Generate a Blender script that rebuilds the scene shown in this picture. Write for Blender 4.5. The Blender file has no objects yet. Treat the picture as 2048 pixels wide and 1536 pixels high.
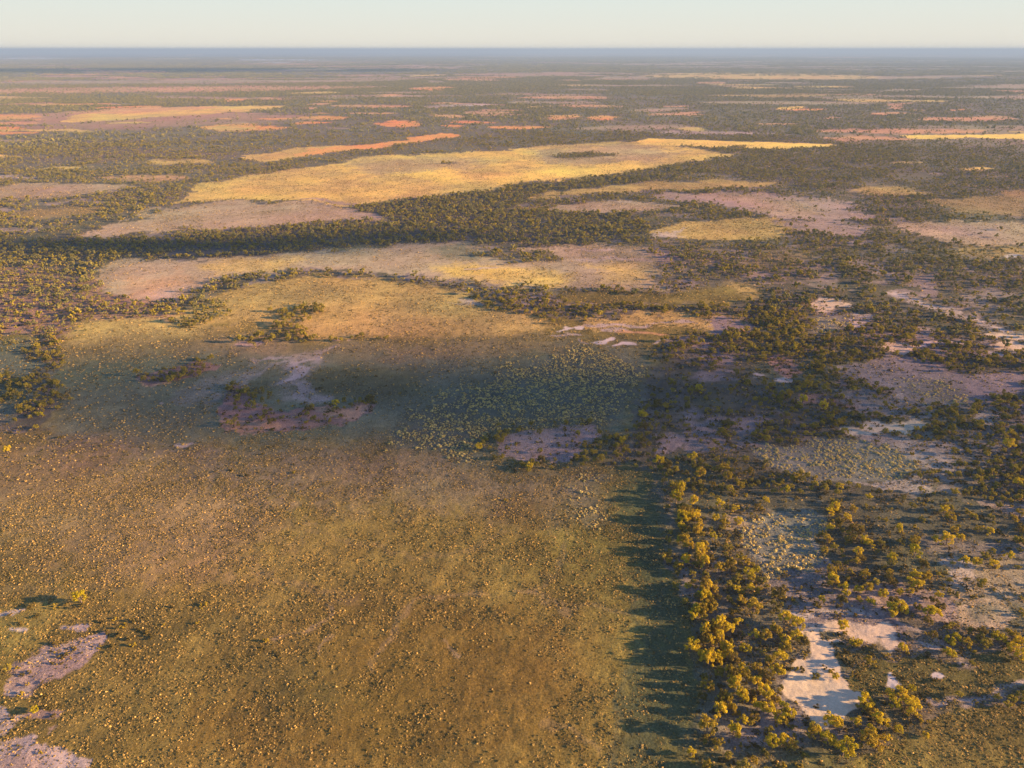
import bpy, math, random
import numpy as np
R = math.radians
sc = bpy.context.scene
C = sc.collection

# ------------------------------------------------------------------ camera, sky, sun, exposure
H = 100.0                      # flying height of the camera over the plain
F = 1400.0                     # focal length in photograph pixels (2048 wide)
PITCH = math.atan((768 - 98.5) / F)
cam_d = bpy.data.cameras.new('camera'); cam = bpy.data.objects.new('camera', cam_d); C.objects.link(cam)
cam.location = (0, 0, H)
cam.rotation_euler = (R(90) - PITCH, 0, R(0.0))
cam_d.sensor_width = 36.0; cam_d.lens = 36.0 * F / 2048
cam_d.clip_start = 0.5; cam_d.clip_end = 200000
sc.camera = cam

SUN_EL = R(12.5)
SUN_AZ = R(-5.0)               # measured from +X (right of the photograph) towards +Y; negative = a little behind the camera
sdir = np.array([math.cos(SUN_EL) * math.cos(SUN_AZ), math.cos(SUN_EL) * math.sin(SUN_AZ), math.sin(SUN_EL)])
w = bpy.data.worlds.new('World'); sc.world = w; w.use_nodes = True
nt = w.node_tree; bg = nt.nodes['Background']
sky = nt.nodes.new('ShaderNodeTexSky'); sky.sky_type = 'NISHITA'; sky.sun_disc = False
sky.sun_elevation = SUN_EL
sky.sun_rotation = R(90) - SUN_AZ      # Blender measures it clockwise from +Y
sky.altitude = 0; sky.air_density = 0.7; sky.dust_density = 0.1; sky.ozone_density = 2.0
# high sky: Nishita, brightened and blued to fill shadows; low sky: fixed pale colour ramp
tint = nt.nodes.new('ShaderNodeMix'); tint.data_type = 'RGBA'; tint.blend_type = 'MULTIPLY'; tint.inputs[0].default_value = 1.0
tint.inputs[7].default_value = (1.42, 1.48, 1.85, 1); nt.links.new(sky.outputs[0], tint.inputs[6])
tc = nt.nodes.new('ShaderNodeTexCoord'); sx_ = nt.nodes.new('ShaderNodeSeparateXYZ'); nt.links.new(tc.outputs['Generated'], sx_.inputs[0])
rampn = nt.nodes.new('ShaderNodeValToRGB'); rampn.color_ramp.elements[0].position = 0.0; rampn.color_ramp.elements[0].color = (4.45, 4.15, 3.55, 1)
rampn.color_ramp.elements[1].position = .085; rampn.color_ramp.elements[1].color = (3.70, 4.32, 4.15, 1)
nt.links.new(sx_.outputs[2], rampn.inputs[0])
mr_ = nt.nodes.new('ShaderNodeMapRange'); mr_.interpolation_type = 'SMOOTHSTEP'; mr_.inputs[1].default_value = .08; mr_.inputs[2].default_value = .32; nt.links.new(sx_.outputs[2], mr_.inputs[0])
mixs = nt.nodes.new('ShaderNodeMix'); mixs.data_type = 'RGBA'; nt.links.new(mr_.outputs[0], mixs.inputs[0]); nt.links.new(rampn.outputs[0], mixs.inputs[6]); nt.links.new(tint.outputs[2], mixs.inputs[7])
nt.links.new(mixs.outputs[2], bg.inputs[0]); bg.inputs[1].default_value = 0.057
sd = bpy.data.lights.new('sun', 'SUN'); so = bpy.data.objects.new('sun', sd); C.objects.link(so)
sd.energy = 5.0; sd.angle = R(0.53); sd.color = (1.0, 0.68, 0.37)
import mathutils
so.rotation_euler = mathutils.Vector(sdir.tolist()).to_track_quat('Z', 'Y').to_euler()
sc.view_settings.view_transform = 'Standard'; sc.view_settings.look = 'None'
sc.view_settings.exposure = 1.76; sc.view_settings.gamma = 1.0
sc.cycles.volume_bounces = 0; sc.cycles.transparent_max_bounces = 16; sc.cycles.max_bounces = 5

# ------------------------------------------------------------------ helpers
rng = np.random.default_rng(7)
random.seed(7)
CP, SP = math.cos(PITCH), math.sin(PITCH)

def to_uv(x, y):
    """ground point -> photograph pixel"""
    d = np.maximum(y * CP + H * SP, 3.0)
    return 1024 + F * x / d, 768 - F * (y * SP - H * CP) / d

def at(u, v):
    """photograph pixel -> ground point"""
    a = (768 - v) / F
    t = H / (SP - a * CP)
    return (u - 1024) / F * t, (CP + a * SP) * t

def _hash(ix, iy, seed):
    h = (ix.astype(np.int64) * 374761393 + iy.astype(np.int64) * 668265263 + seed * 2147483647) & 0xFFFFFFFF
    h = ((h ^ (h >> 13)) * 1274126177) & 0xFFFFFFFF
    h = ((h ^ (h >> 15)) * 2246822519) & 0xFFFFFFFF
    return (h ^ (h >> 16)).astype(np.float64) / 4294967296.0

def vnoise(x, y, wl, seed=0):
    X = x / wl + seed * 17.3; Y = y / wl - seed * 9.1
    fx = np.floor(X); fy = np.floor(Y); tx = X - fx; ty = Y - fy
    tx = tx * tx * (3 - 2 * tx); ty = ty * ty * (3 - 2 * ty)
    a = _hash(fx, fy, seed); b = _hash(fx + 1, fy, seed); c = _hash(fx, fy + 1, seed); d = _hash(fx + 1, fy + 1, seed)
    return (a * (1 - tx) + b * tx) * (1 - ty) + (c * (1 - tx) + d * tx) * ty      # 0..1

def fbm(x, y, wl, octv=4, seed=0, gain=0.5):
    s = 0; a = 1; t = 0
    for k in range(octv):
        ang = 0.7 * k + 0.3
        xr = x * math.cos(ang) - y * math.sin(ang); yr = x * math.sin(ang) + y * math.cos(ang)
        s = s + a * (vnoise(xr, yr, wl / 2 ** k, seed + k * 7) - 0.5); t += a; a *= gain
    return s / t * 2.0        # about -1..1

def sstep(a, b, x):
    t = np.clip((x - a) / (b - a), 0, 1); return t * t * (3 - 2 * t)

# ------------------------------------------------------------------ land cover of the plain
# kind: colour A, colour B (mixed by noise), tree density, tuft density, hummock density, shrub density
K = {
 'wood':   ((.112, .092, .052), (.195, .145, .100), 1.0, .75, .0, .85),
 'olive':  ((.240, .172, .040), (.115, .084, .020), .0, 1.0, .003, .0),
 'dolive': ((.140, .112, .028), (.085, .070, .020), .0, 1.0, .0, .08),
 'brown':  ((.165, .098, .018), (.095, .058, .014), .0, 1.0, .012, .0),
 'tan':    ((.440, .310, .180), (.340, .240, .140), .0, .6, .0, .010),
 'ltan':   ((.310, .205, .085), (.220, .145, .060), .0, 1.0, .0, .0),
 'gold':   ((.740, .480, .110), (.520, .345, .110), .0, .6, .0, .006),
 'golden': ((.520, .335, .095), (.350, .235, .080), .0, .8, .0, .0),
 'yellow': ((.900, .590, .110), (.740, .480, .110), .0, .3, .0, .0),
 'red':    ((.800, .270, .070), (.700, .350, .100), .0, .0, .0, .02),
 'pinkr':  ((.680, .330, .140), (.520, .280, .135), .0, .1, .0, .05),
 'pink':   ((.390, .265, .200), (.290, .200, .155), .05, .2, .0, .30),
 'pale':   ((.560, .420, .330), (.330, .245, .180), .0, .55, .0, .03),
 'cream':  ((.680, .480, .300), (.590, .410, .260), .0, .0, .0, .0),
 'white':  ((.700, .560, .450), (.560, .450, .370), .0, .0, .0, .0),
 'mauve':  ((.270, .195, .165), (.205, .150, .130), .0, .35, .03, .08),
 'teal':   ((.175, .172, .092), (.130, .132, .072), .0, .8, .0, .004),
 'dots':   ((.135, .125, .075), (.095, .092, .058), .0, .5, 1.0, .0),
 'grdots': ((.215, .185, .130), (.150, .132, .095), .0, .2, 1.0, .0),
 'soil':   ((.360, .185, .120), (.230, .130, .090), .06, .2, .0, 1.2),
 'pansoil':((.250, .180, .145), (.190, .140, .115), .0, .25, .0, .35),
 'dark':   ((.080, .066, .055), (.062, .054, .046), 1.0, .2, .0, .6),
 'shade_tinted_grass': ((.080, .082, .034), (.062, .066, .029), .0, .7, .0, .01),  # green grass, colour darkened to deepen the tree shadow strip
 'lake':   ((.60, .62, .66), (.55, .58, .62), .0, .0, .0, .0),
}
# P: polygon in photograph pixels ; L: streak (x0, x1, y, thickness, slope) ; S: stroke (points, width)
G = [
 # ---- the great foreground meadow
 ('P', [(-900,860),(0,865),(120,850),(140,700),(140,655),(150,640),(300,625),(430,600),(520,565),(620,548),(750,560),(860,572),(960,600),(1050,625),(1130,640),(1250,640),(1340,625),(1480,632),(1500,655),(1400,668),(1330,690),(1290,730),(1265,790),(1250,850),(1215,880),(1200,930),(1290,950),(1335,1010),(1345,1100),(1365,1200),(1380,1300),(1400,1400),(1350,1480),(1330,1560),(1320,1900),(-1500,1900)], 'olive', 7),
 ('P', [(-900,905),(0,900),(200,900),(380,930),(520,960),(560,1040),(480,1120),(300,1150),(100,1150),(0,1120),(-600,1160)], 'ltan', 60),
 ('P', [(140,860),(380,880),(700,880),(960,915),(1180,950),(1200,985),(1120,1050),(980,1020),(800,1010),(560,990),(300,930),(130,890)], 'mauve', 46, .35),
 ('P', [(620,1230),(900,1190),(1130,1200),(1200,1330),(1180,1500),(900,1560),(500,1560),(300,1500),(420,1330)], 'brown', 90, .75),
 ('P', [(1030,990),(1090,1000),(1095,1070),(1060,1110),(1030,1080)], 'brown', 30, .6),
 ('P', [(480,1290),(640,1300),(680,1390),(560,1430),(450,1370)], 'dolive', 50, .7),
 ('P', [(250,1180),(420,1190),(460,1260),(330,1290),(240,1260)], 'dolive', 40, .5),
 ('P', [(1140,970),(1190,960),(1205,1010),(1195,1050),(1165,1050),(1130,1010)], 'grdots', 14, .35),
 ('S', [(-100,1010),(60,1030),(180,1085),(330,1070),(450,1110),(600,1170),(700,1190)], 26, 'ltan', .55),
 ('S', [(560,1270),(650,1240),(662,1205)], 9, 'tan', .5), ('S', [(640,1310),(648,1265)], 6, 'tan', .5),
 ('S', [(745,1330),(790,1250),(830,1200),(900,1185),(985,1180),(1060,1190),(1100,1215),(1130,1235)], 15, 'ltan', .8),
 ('S', [(1060,1190),(1110,1150),(1130,1090),(1150,1060)], 16, 'ltan', .7),
 ('S', [(1100,1215),(1190,1225),(1260,1215)], 12, 'ltan', .7),
 ('S', [(900,1290),(925,1320)], 9, 'tan', .5), ('S', [(1080,1440),(1160,1470),(1200,1500)], 20, 'ltan', .6),
 ('S', [(1000,1060),(940,1100),(860,1110),(780,1095),(700,1060),(600,1060)], 14, 'ltan', .4),
 ('S', [(1265,1180),(1275,1260),(1265,1330),(1245,1400),(1235,1536)], 14, 'teal', .35),
 ('S', [(1320,1100),(1325,1200),(1290,1290)], 12, 'pansoil', .5),
 ('P', [(1295,960),(1340,1000),(1345,1060),(1330,1075),(1300,1010)], 'mauve', 8),
 ('P', [(1205,940),(1300,955),(1345,1010),(1352,1100),(1375,1250),(1410,1400),(1380,1480),(1350,1600),(1240,1600),(1250,1400),(1270,1250),(1255,1100),(1225,1000)], 'shade_tinted_grass', 22, .9),  # shade painted into the grass where the edge trees' shadows fall
 # ---- band of short green grass, its colour cooled to carry part of the cloud shade
 ('P', [(130,715),(300,688),(500,668),(640,690),(900,682),(1130,675),(1300,700),(1275,760),(1240,870),(1180,925),(980,925),(760,875),(400,880),(140,865),(120,790)], 'teal', 24, .85),
 ('P', [(760,880),(860,815),(960,760),(1040,728),(1170,700),(1265,735),(1245,800),(1200,850),(1050,862),(975,850),(955,915),(850,900)], 'dots', 16),
 ('P', [(430,770),(620,740),(700,720),(840,740),(850,790),(700,800),(640,800)], 'dolive', 18, .6),
 ('P', [(530,770),(570,742),(650,705),(608,745),(572,775),(560,785),(640,795),(630,808),(570,800)], 'pale', 12, .35),
 ('S', [(655,703),(612,726),(578,750),(548,772)], 15, 'pale', .95), ('S', [(575,772),(595,792),(640,800)], 13, 'pale', .6), ('S', [(420,800),(470,770),(540,742),(600,720)], 12, 'pale', .4),
 ('P', [(480,722),(560,708),(660,702),(600,720),(500,730)], 'pale', 9, .6),
 ('P', [(350,790),(400,765),(500,742),(540,735),(470,765),(400,800),(360,812)], 'pale', 12, .35),
 ('L', 310,328,808,5,0,'pale'), ('L', 345,375,882,6,0,'pale'),
 # ---- golden meadow beyond
 ('P', [(145,640),(300,625),(430,600),(520,565),(620,550),(750,560),(860,575),(960,600),(1050,630),(1110,650),(1060,668),(950,672),(800,672),(640,680),(500,640),(400,660),(280,682),(150,692)], 'golden', 14),
 ('P', [(140,690),(300,660),(420,655),(500,668),(640,695),(900,690),(1120,670),(1130,700),(900,720),(640,715),(300,700),(150,730)], 'ltan', 22, .6),
 ('P', [(190,560),(250,522),(330,516),(460,518),(600,505),(720,505),(850,488),(930,486),(1000,500),(1150,487),(1280,496),(1325,540),(1330,580),(1250,592),(1150,577),(1000,570),(900,560),(750,545),(620,540),(520,545),(430,560),(330,600),(270,600)], 'tan', 7),
 ('P', [(270,560),(350,545),(400,570),(340,602),(280,600)], 'pinkr', 20, .5), ('P', [(290,590),(370,570),(400,575),(340,604)], 'pale', 10, .5),
 ('P', [(860,525),(960,530),(1140,548),(1120,575),(1000,572),(900,555)], 'gold', 12), ('P', [(1180,528),(1290,530),(1300,560),(1200,560)], 'gold', 12, .8),
 ('P', [(400,530),(480,520),(600,520),(560,540),(430,548)], 'gold', 12, .7),
 ('P', [(860,498),(920,486),(990,500),(960,520),(880,518)], 'teal', 8, .8),
 ('P', [(1150,497),(1250,492),(1310,520),(1330,570),(1290,545),(1200,520)], 'teal', 8, .5),
 ('L', 1170,1290,520,6,.05,'pale'), ('L', 1160,1225,497,4,.05,'pale'), ('L', 930,1000,540,3,.03,'pale'),
 ('P', [(1120,590),(1330,585),(1480,565),(1520,590),(1450,612),(1300,612),(1130,612)], 'olive', 8), ('P', [(1440,562),(1510,572),(1520,600),(1460,592)], 'golden', 8, .7),
 ('P', [(1150,640),(1280,628),(1400,632),(1490,648),(1420,664),(1300,655),(1170,660)], 'golden', 8), ('P', [(1430,640),(1500,645),(1500,662),(1430,668)], 'mauve', 8),
 ('L', 1160,1290,652,6,.03,'pale'), ('L', 1190,1270,662,5,.08,'pale'), ('L', 1110,1150,668,4,.1,'pale'), ('L', 1180,1230,678,5,-.1,'white'), ('L', 1215,1260,690,5,.02,'white'), ('L', 1290,1345,686,4,-.1,'pale'),
 ('L', 1240,1330,668,5,.08,'pinkr'), ('L', 1290,1400,650,4,.02,'pale'), ('L', 1120,1160,655,4,-.1,'white'), ('L', 900,960,606,6,0,'pale'), ('L', 1140,1170,680,4,.3,'pale'),
 ('P', [(0,560),(60,552),(50,562),(0,568)], 'gold', 5), ('P', [(0,675),(60,672),(62,690),(0,686)], 'olive', 8), ('P', [(-300,690),(50,690),(60,780),(40,840),(-300,860)], 'teal', 12),
 # ---- sandy mounds in the meadow
 ('P', [(272,757),(300,742),(360,730),(430,724),(420,740),(370,752),(310,768)], 'soil', 4), ('S', [(276,752),(282,765),(300,770),(340,764)], 4, 'pinkr', .9),
 ('P', [(435,800),(440,784),(465,780),(500,792),(540,818),(600,826),(650,815),(760,810),(740,822),(690,832),(620,852),(520,866),(440,864)], 'soil', 4),
 ('P', [(440,830),(500,850),(570,848),(520,866),(445,862)], 'pinkr', 6, .6), ('P', [(640,818),(740,812),(720,824),(640,834)], 'pinkr', 4, .6),
 ('P', [(1000,885),(1035,862),(1180,855),(1195,880),(1150,912),(1080,930),(1012,915)], 'pink', 6), ('P', [(1290,880),(1380,868),(1385,898),(1320,912)], 'pink', 8, .8),
 ('P', [(60,780),(100,772),(125,780),(90,795)], 'soil', 4, .8), ('P', [(90,718),(118,710),(130,722),(100,735)], 'soil', 4, .8), ('L', 480,520,690,8,.1,'pink'), ('L', 650,700,682,3,0,'pink'),
 # ---- left bottom salt patches
 ('P', [(-300,1225),(0,1216),(60,1203),(68,1212),(20,1230),(-300,1260)], 'pale', 5),
 ('P', [(90,1268),(118,1256),(155,1262),(148,1280),(110,1278)], 'pale', 5), ('L', 5,22,1276,8,0,'pale'),
 ('P', [(30,1320),(60,1310),(110,1305),(140,1282),(205,1284),(205,1296),(160,1318),(110,1350),(70,1375),(35,1370)], 'pink', 10), ('P', [(75,1315),(135,1282),(208,1284),(200,1298),(140,1305),(90,1325)], 'pale', 5, .8), ('L', 40,60,1365,16,0,'pale'),
 ('P', [(-300,1385),(0,1393),(28,1398),(40,1430),(20,1455),(-10,1480),(-300,1500)], 'pale', 5), ('P', [(45,1435),(70,1418),(112,1425),(100,1448),(60,1455)], 'pink', 7),
 ('P', [(-300,1500),(0,1492),(40,1472),(90,1478),(130,1500),(158,1520),(150,1545),(0,1700),(-300,1700)], 'pale', 8), ('P', [(20,1500),(80,1490),(110,1520),(60,1545),(10,1540)], 'pink', 12, .7),
 # ---- pans and clearings in the right-hand woods
 ('P', [(1470,1060),(1500,1040),(1560,1014),(1640,1018),(1658,1060),(1640,1150),(1660,1190),(1600,1208),(1545,1175),(1500,1140),(1480,1090)], 'grdots', 5),
 ('P', [(1530,1160),(1600,1140),(1640,1110),(1650,1150),(1665,1195),(1600,1215),(1550,1190)], 'pansoil', 9),
 ('S', [(1505,1112),(1510,1128),(1520,1138)], 5, 'pale', .9), ('S', [(1642,1080),(1640,1110),(1650,1160)], 4, 'pale', .6),
 ('P', [(1560,1215),(1640,1200),(1760,1195),(1800,1230),(1800,1300),(1720,1280),(1600,1245)], 'pansoil', 8),
 ('P', [(1585,1228),(1700,1215),(1730,1225),(1600,1242)], 'pale', 5), ('P', [(1590,1262),(1620,1245),(1700,1250),(1760,1242),(1780,1262),(1790,1300),(1770,1302),(1750,1280),(1700,1275),(1640,1272),(1605,1280)], 'cream', 5),
 ('P', [(1612,1275),(1650,1275),(1655,1290),(1700,1284),(1668,1302),(1662,1340),(1690,1365),(1712,1388),(1712,1412),(1690,1428),(1645,1442),(1608,1424),(1572,1400),(1556,1380),(1580,1345),(1618,1312),(1622,1290)], 'cream', 3.5),
 ('P', [(1605,1240),(1680,1245),(1670,1258),(1610,1262)], 'mauve', 6, .6),
 ('P', [(1885,1205),(1910,1188),(1945,1184),(2000,1203),(2018,1238),(1998,1262),(1962,1280),(1935,1270),(1900,1235)], 'tan', 3), ('P', [(1905,1210),(1960,1200),(2005,1225),(1985,1250),(1940,1245)], 'teal', 12, .6), ('S', [(1885,1205),(1900,1240),(1932,1268)], 5, 'pale', .8),
 ('P', [(1672,1345),(1700,1325),(1780,1318),(1860,1318),(1925,1330),(1965,1362),(1955,1392),(1900,1400),(1800,1380),(1720,1388),(1680,1370)], 'dolive', 5),
 ('P', [(1950,1325),(2060,1318),(2300,1320),(2300,1380),(2048,1382),(1965,1388)], 'dolive', 7), ('P', [(1720,1395),(1860,1400),(1920,1420),(1890,1460),(1780,1480),(1740,1440)], 'dolive', 10, .6),
 ('L', 1762,1790,1360,12,0,'white'), ('L', 1872,1900,1355,11,.1,'white'),
 ('S', [(1865,1392),(1910,1406),(1960,1400),(2010,1382),(2060,1365)], 12, 'pale', .75), ('S', [(1955,1402),(1920,1435),(1890,1475)], 18, 'pale', .6), ('S', [(1925,1322),(1945,1332),(1968,1350)], 9, 'pale', .7),
 ('S', [(1800,1250),(1850,1275),(1900,1300),(1930,1318)], 9, 'pale', .5), ('L', 1835,1870,1290,10,.2,'pale'),
 ('P', [(1890,1440),(1960,1410),(2300,1390),(2500,1900),(1600,1900),(1700,1500),(1800,1470)], 'olive', 10),
 ('P', [(1330,1480),(1480,1500),(1560,1500),(1700,1500),(1700,1900),(1310,1900)], 'dolive', 14, .7),
 ('P', [(1870,1150),(1960,1130),(2100,1135),(2100,1180),(1980,1190),(1930,1180),(1870,1200)], 'tan', 10, .7), ('P', [(1860,1135),(1890,1122),(1935,1140),(1930,1165),(1880,1165)], 'pale', 6, .6),
 ('P', [(1660,1190),(1700,1180),(1860,1170),(1890,1200),(1900,1250),(1800,1240),(1700,1210)], 'pink', 10, .8),
 ('P', [(1980,1010),(2060,1005),(2060,1050),(2000,1045)], 'pink', 8, .7), ('P', [(1850,1080),(2060,1070),(2060,1120),(1850,1120)], 'pansoil', 12, .7), ('P', [(1450,1040),(1500,1035),(1500,1060),(1450,1062)], 'tan', 5, .7),
 ('P', [(1520,900),(1560,885),(1640,878),(1720,885),(1800,900),(1840,925),(1830,955),(1780,965),(1700,965),(1600,965),(1545,940)], 'grdots', 6),
 ('P', [(1670,735),(1760,703),(1850,718),(1960,760),(2060,745),(2070,790),(1950,805),(1850,808),(1790,800),(1740,765)], 'mauve', 7),
 ('P', [(1780,770),(1900,760),(1950,800),(1850,815)], 'dots', 15, .5),
 ('P', [(1668,866),(1740,848),(1790,834),(1835,840),(1800,855),(1778,872),(1785,890),(1740,880),(1690,872)], 'cream', 4, .85),
 ('P', [(1700,885),(1790,880),(1850,870),(1900,880),(1905,905),(1860,945),(1830,930),(1790,900)], 'pink', 8), ('P', [(1800,905),(1850,900),(1860,930),(1830,940)], 'pale', 8, .5), ('P', [(1740,970),(1830,965),(1860,985),(1800,1000)], 'pale', 7, .7),
 ('S', [(1800,828),(1870,825),(1890,812),(1950,815)], 6, 'pale', .7), ('S', [(1870,848),(1880,825)], 5, 'pale', .6), ('P', [(1935,822),(1980,825),(2000,848),(1970,842)], 'pale', 4, .8), ('P', [(1775,795),(1800,790),(1805,808),(1780,808)], 'pale', 3),
 ('P', [(1770,700),(1800,690),(1860,695),(1850,705),(1800,706)], 'cream', 3, .8), ('L', 1850,1920,694,5,-.05,'pale'), ('P', [(1620,612),(1645,603),(1710,610),(1712,622),(1635,626)], 'cream', 3, .9), ('P', [(1700,636),(1745,636),(1735,664),(1695,664)], 'pale', 4, .9),
 ('P', [(1635,638),(1700,635),(1700,660),(1660,675),(1620,670)], 'grdots', 6, .8),
 ('P', [(1832,542),(1874,546),(1874,580),(1845,598),(1795,598),(1825,578)], 'pansoil', 3), ('S', [(1805,600),(1850,614),(1890,622)], 18, 'pale', .9), ('S', [(1885,628),(1950,642),(1990,656)], 14, 'pale', .9),
 ('L', 1975,2025,664,10,.05,'grdots'), ('L', 1970,2070,692,12,.06,'cream'), ('S', [(1990,705),(2070,725)], 14, 'pale', .9), ('L', 1965,2030,670,12,0,'cream'),
 ('P', [(1525,720),(1560,706),(1590,730),(1610,742),(1570,755),(1530,745)], 'soil', 5), ('L', 1550,1600,760,8,.05,'pale'), ('P', [(1670,765),(1705,758),(1700,782),(1675,778)], 'soil', 5), ('P', [(1590,790),(1660,795),(1680,815),(1610,812)], 'soil', 6, .8), ('L', 1480,1510,748,5,.2,'pale'),
 ('P', [(1660,780),(1800,795),(1850,815),(1720,820)], 'pansoil', 9, .7), ('P', [(1880,860),(2060,840),(2060,960),(1900,940)], 'pansoil', 16, .5),
 ('L', 1660,1720,486,6,0,'pink'), ('P', [(1540,500),(1620,505),(1660,520),(1560,540),(1500,530)], 'olive', 10, .6),
 # ---- middle distance
 ('P', [(1300,468),(1355,450),(1450,445),(1560,440),(1600,450),(1580,470),(1500,482),(1400,480),(1340,476)], 'golden', 4), ('P', [(1310,470),(1360,462),(1360,474),(1320,478)], 'pale', 3, .7),
 ('P', [(1560,447),(1650,440),(1740,455),(1755,470),(1650,467)], 'pink', 4), ('P', [(1770,452),(1900,440),(2300,445),(2300,488),(1950,490),(1850,477)], 'tan', 6), ('P', [(1850,452),(2000,448),(2000,468),(1900,470)], 'pink', 8, .7), ('P', [(1880,490),(2300,490),(2300,520),(1960,515)], 'golden', 7, .7), ('L', 2010,2060,513,8,0,'white'),
 ('P', [(1310,397),(1400,385),(1520,388),(1640,395),(1715,408),(1725,435),(1620,440),(1560,442),(1500,425),(1400,408)], 'pink', 5), ('P', [(1380,392),(1500,390),(1600,400),(1640,430),(1560,438),(1500,415)], 'tan', 8, .8),
 ('P', [(1090,422),(1150,409),(1230,405),(1345,414),(1330,424),(1250,431),(1150,429)], 'tan', 3), ('S', [(1175,402),(1240,408),(1330,412),(1400,428)], 3, 'pale', .7), ('L', 960,1120,418,5,-.06,'ltan'),
 ('P', [(1068,393),(1150,378),(1300,364),(1450,360),(1560,366),(1480,374),(1300,384),(1150,393),(1080,399)], 'golden', 3),
 ('P', [(165,474),(240,446),(330,413),(440,402),(560,400),(640,405),(690,412),(720,412),(780,441),(680,440),(560,447),(430,456),(300,463),(225,477)], 'tan', 4), ('L', 690,760,432,7,.1,'pink'), ('L', 370,430,468,2.5,0,'golden'),
 ('P', [(345,404),(380,385),(400,370),(440,360),(520,348),(640,330),(760,312),(900,306),(1024,300),(1150,290),(1230,285),(1300,290),(1400,298),(1460,312),(1380,325),(1300,338),(1230,350),(1100,360),(1030,372),(900,388),(780,400),(690,412),(640,405),(550,398),(440,400)], 'gold', 2.5),
 ('P', [(700,322),(860,312),(1000,318),(950,340),(820,350),(700,340)], 'tan', 10, .55), ('P', [(1060,300),(1240,290),(1380,305),(1300,325),(1100,330)], 'tan', 9, .7), ('P', [(780,350),(900,335),(940,350),(880,362)], 'yellow', 6), ('P', [(980,352),(1150,335),(1280,325),(1250,345),(1100,358),(1000,368)], 'yellow', 5, .8),
 ('L', 1110,1240,312,8,0,'wood'), ('L', 870,925,327,4,0,'wood'), ('L', 590,760,402,5,.08,'pink'), ('L', 530,560,402,4,0,'wood'),
 ('P', [(-300,376),(100,366),(280,369),(240,382),(120,392),(0,403),(-300,410)], 'tan', 3), ('P', [(20,425),(90,412),(220,411),(228,424),(120,437),(20,436)], 'ltan', 3), ('L', 90,210,404,6,0,'pink'), ('L', -40,110,458,4,0,'pink'), ('L', -20,30,420,16,0,'pink'), ('L', 100,180,524,4,0,'pink'),
 ('P', [(1255,282),(1300,280),(1500,284),(1650,287),(1662,291),(1560,298),(1400,295),(1270,291)], 'yellow', 1.6), ('P', [(1790,268),(1900,270),(2300,264),(2300,280),(1900,278),(1800,275)], 'yellow', 1.6), ('P', [(1880,406),(1920,393),(2048,385),(2300,385),(2300,428),(1960,429),(1900,421)], 'ltan', 5),
 ('L', 1694,1820,381,13,.02,'golden'), ('L', 1894,1964,337,4,0,'yellow'), ('L', 1849,1894,346,4,0,'pink'), ('L', 1770,1850,326,4,0,'golden'),
 ('P', [(470,319),(500,308),(600,296),(650,291),(690,289),(650,304),(560,317),(500,324)], 'gold', 1.6), ('P', [(560,311),(650,293),(740,288),(820,277),(870,265),(907,267),(900,274),(840,282),(760,294),(650,304),(570,315)], 'red', 1.6),
]
for a in [(290,410,323,7,0,'gold'),(105,165,333,5,0,'gold'),(-60,70,351,5,0,'pale'),(-60,25,311,5,0,'yellow'),(200,370,356,8,-.01,'pinkr'),(-80,190,117,2,0,'lake'),(465,670,120,2,.005,'lake'),(530,600,125,1.5,0,'lake'),(570,665,139,2,0,'gold'),(190,350,145,2,0,'red'),
 (-200,700,164,5,-.006,'tan'),(-200,780,179,8,-.012,'pinkr'),(-60,90,194,3,0,'gold'),(60,210,209,3,-.03,'red'),(180,330,216,4,-.01,'red'),(-60,100,234,6,-.02,'red'),(-60,80,247,5,-.02,'pinkr'),(-60,60,257,3,0,'red'),(-60,72,266,4,-.02,'red'),(10,200,260,3,0,'gold'),
 (440,500,200,3,0,'red'),(625,680,203,2,0,'red'),(630,676,209,3,0,'pinkr'),(600,680,186,3,-.01,'gold'),(750,810,190,3,-.05,'pinkr'),(825,866,151,2,0,'gold'),(878,1002,160,3,.015,'pinkr'),(838,890,163,3,.04,'tan'),(820,892,177,5,-.04,'red'),(685,830,213,4,.0,'pinkr'),(865,990,211,4,-.02,'pale'),(845,925,232,4,0,'pinkr'),(935,1024,225,4,0,'pinkr'),
 (385,592,254,8,0,'red'),(400,520,256,4,0,'gold'),(525,592,237,3,0,'red'),(600,692,236,4,.02,'red'),(750,838,248,6,-.02,'red'),(895,947,252,4,0,'red'),(220,310,245,3,0,'gold'),(770,800,244,4,0,'red'),
 (1285,1765,153,9,.005,'gold'),(1185,1295,155,4,0,'tan'),(1384,1454,166,3,0,'pinkr'),(1042,1216,195,5,0,'pinkr'),(1469,1690,191,4,0,'golden'),(1680,1869,201,4,.01,'gold'),(1734,1846,181,3,-.03,'tan'),(1094,1264,212,4,0,'pinkr'),(1264,1376,220,4,-.01,'tan'),(1284,1440,227,3,-.01,'pinkr'),(1040,1220,205,3,0,'tan'),
 (1094,1146,235,4,0,'red'),(1169,1240,236,5,-.01,'red'),(980,1080,254,4,0,'red'),(1754,1820,211,3,0,'pinkr'),(1744,1786,228,4,0,'pinkr'),(1844,2060,237,6,-.01,'pinkr'),(1554,1590,217,4,0,'yellow'),(1150,1404,257,8,.0,'tan'),(1304,1534,267,5,0,'pale'),(1620,1984,262,6,0,'pinkr'),(1660,1795,277,8,-.01,'pinkr'),(1360,1420,260,5,0,'gold'),
 (1150,1290,288,3,0,'golden'),(-100,60,283,3,0,'tan'),(1540,1600,248,3,0,'pinkr'),(1968,2000,194,3,0,'tan'),(1550,1640,166,2,0,'tan'),(1450,1530,131,2,0,'tan'),(1680,1760,140,2,0,'tan')]:
    G.append(('L', a[0], a[1], a[2], a[3] * 1.2, a[4], a[5]))
_r = np.random.default_rng(5)
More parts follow.
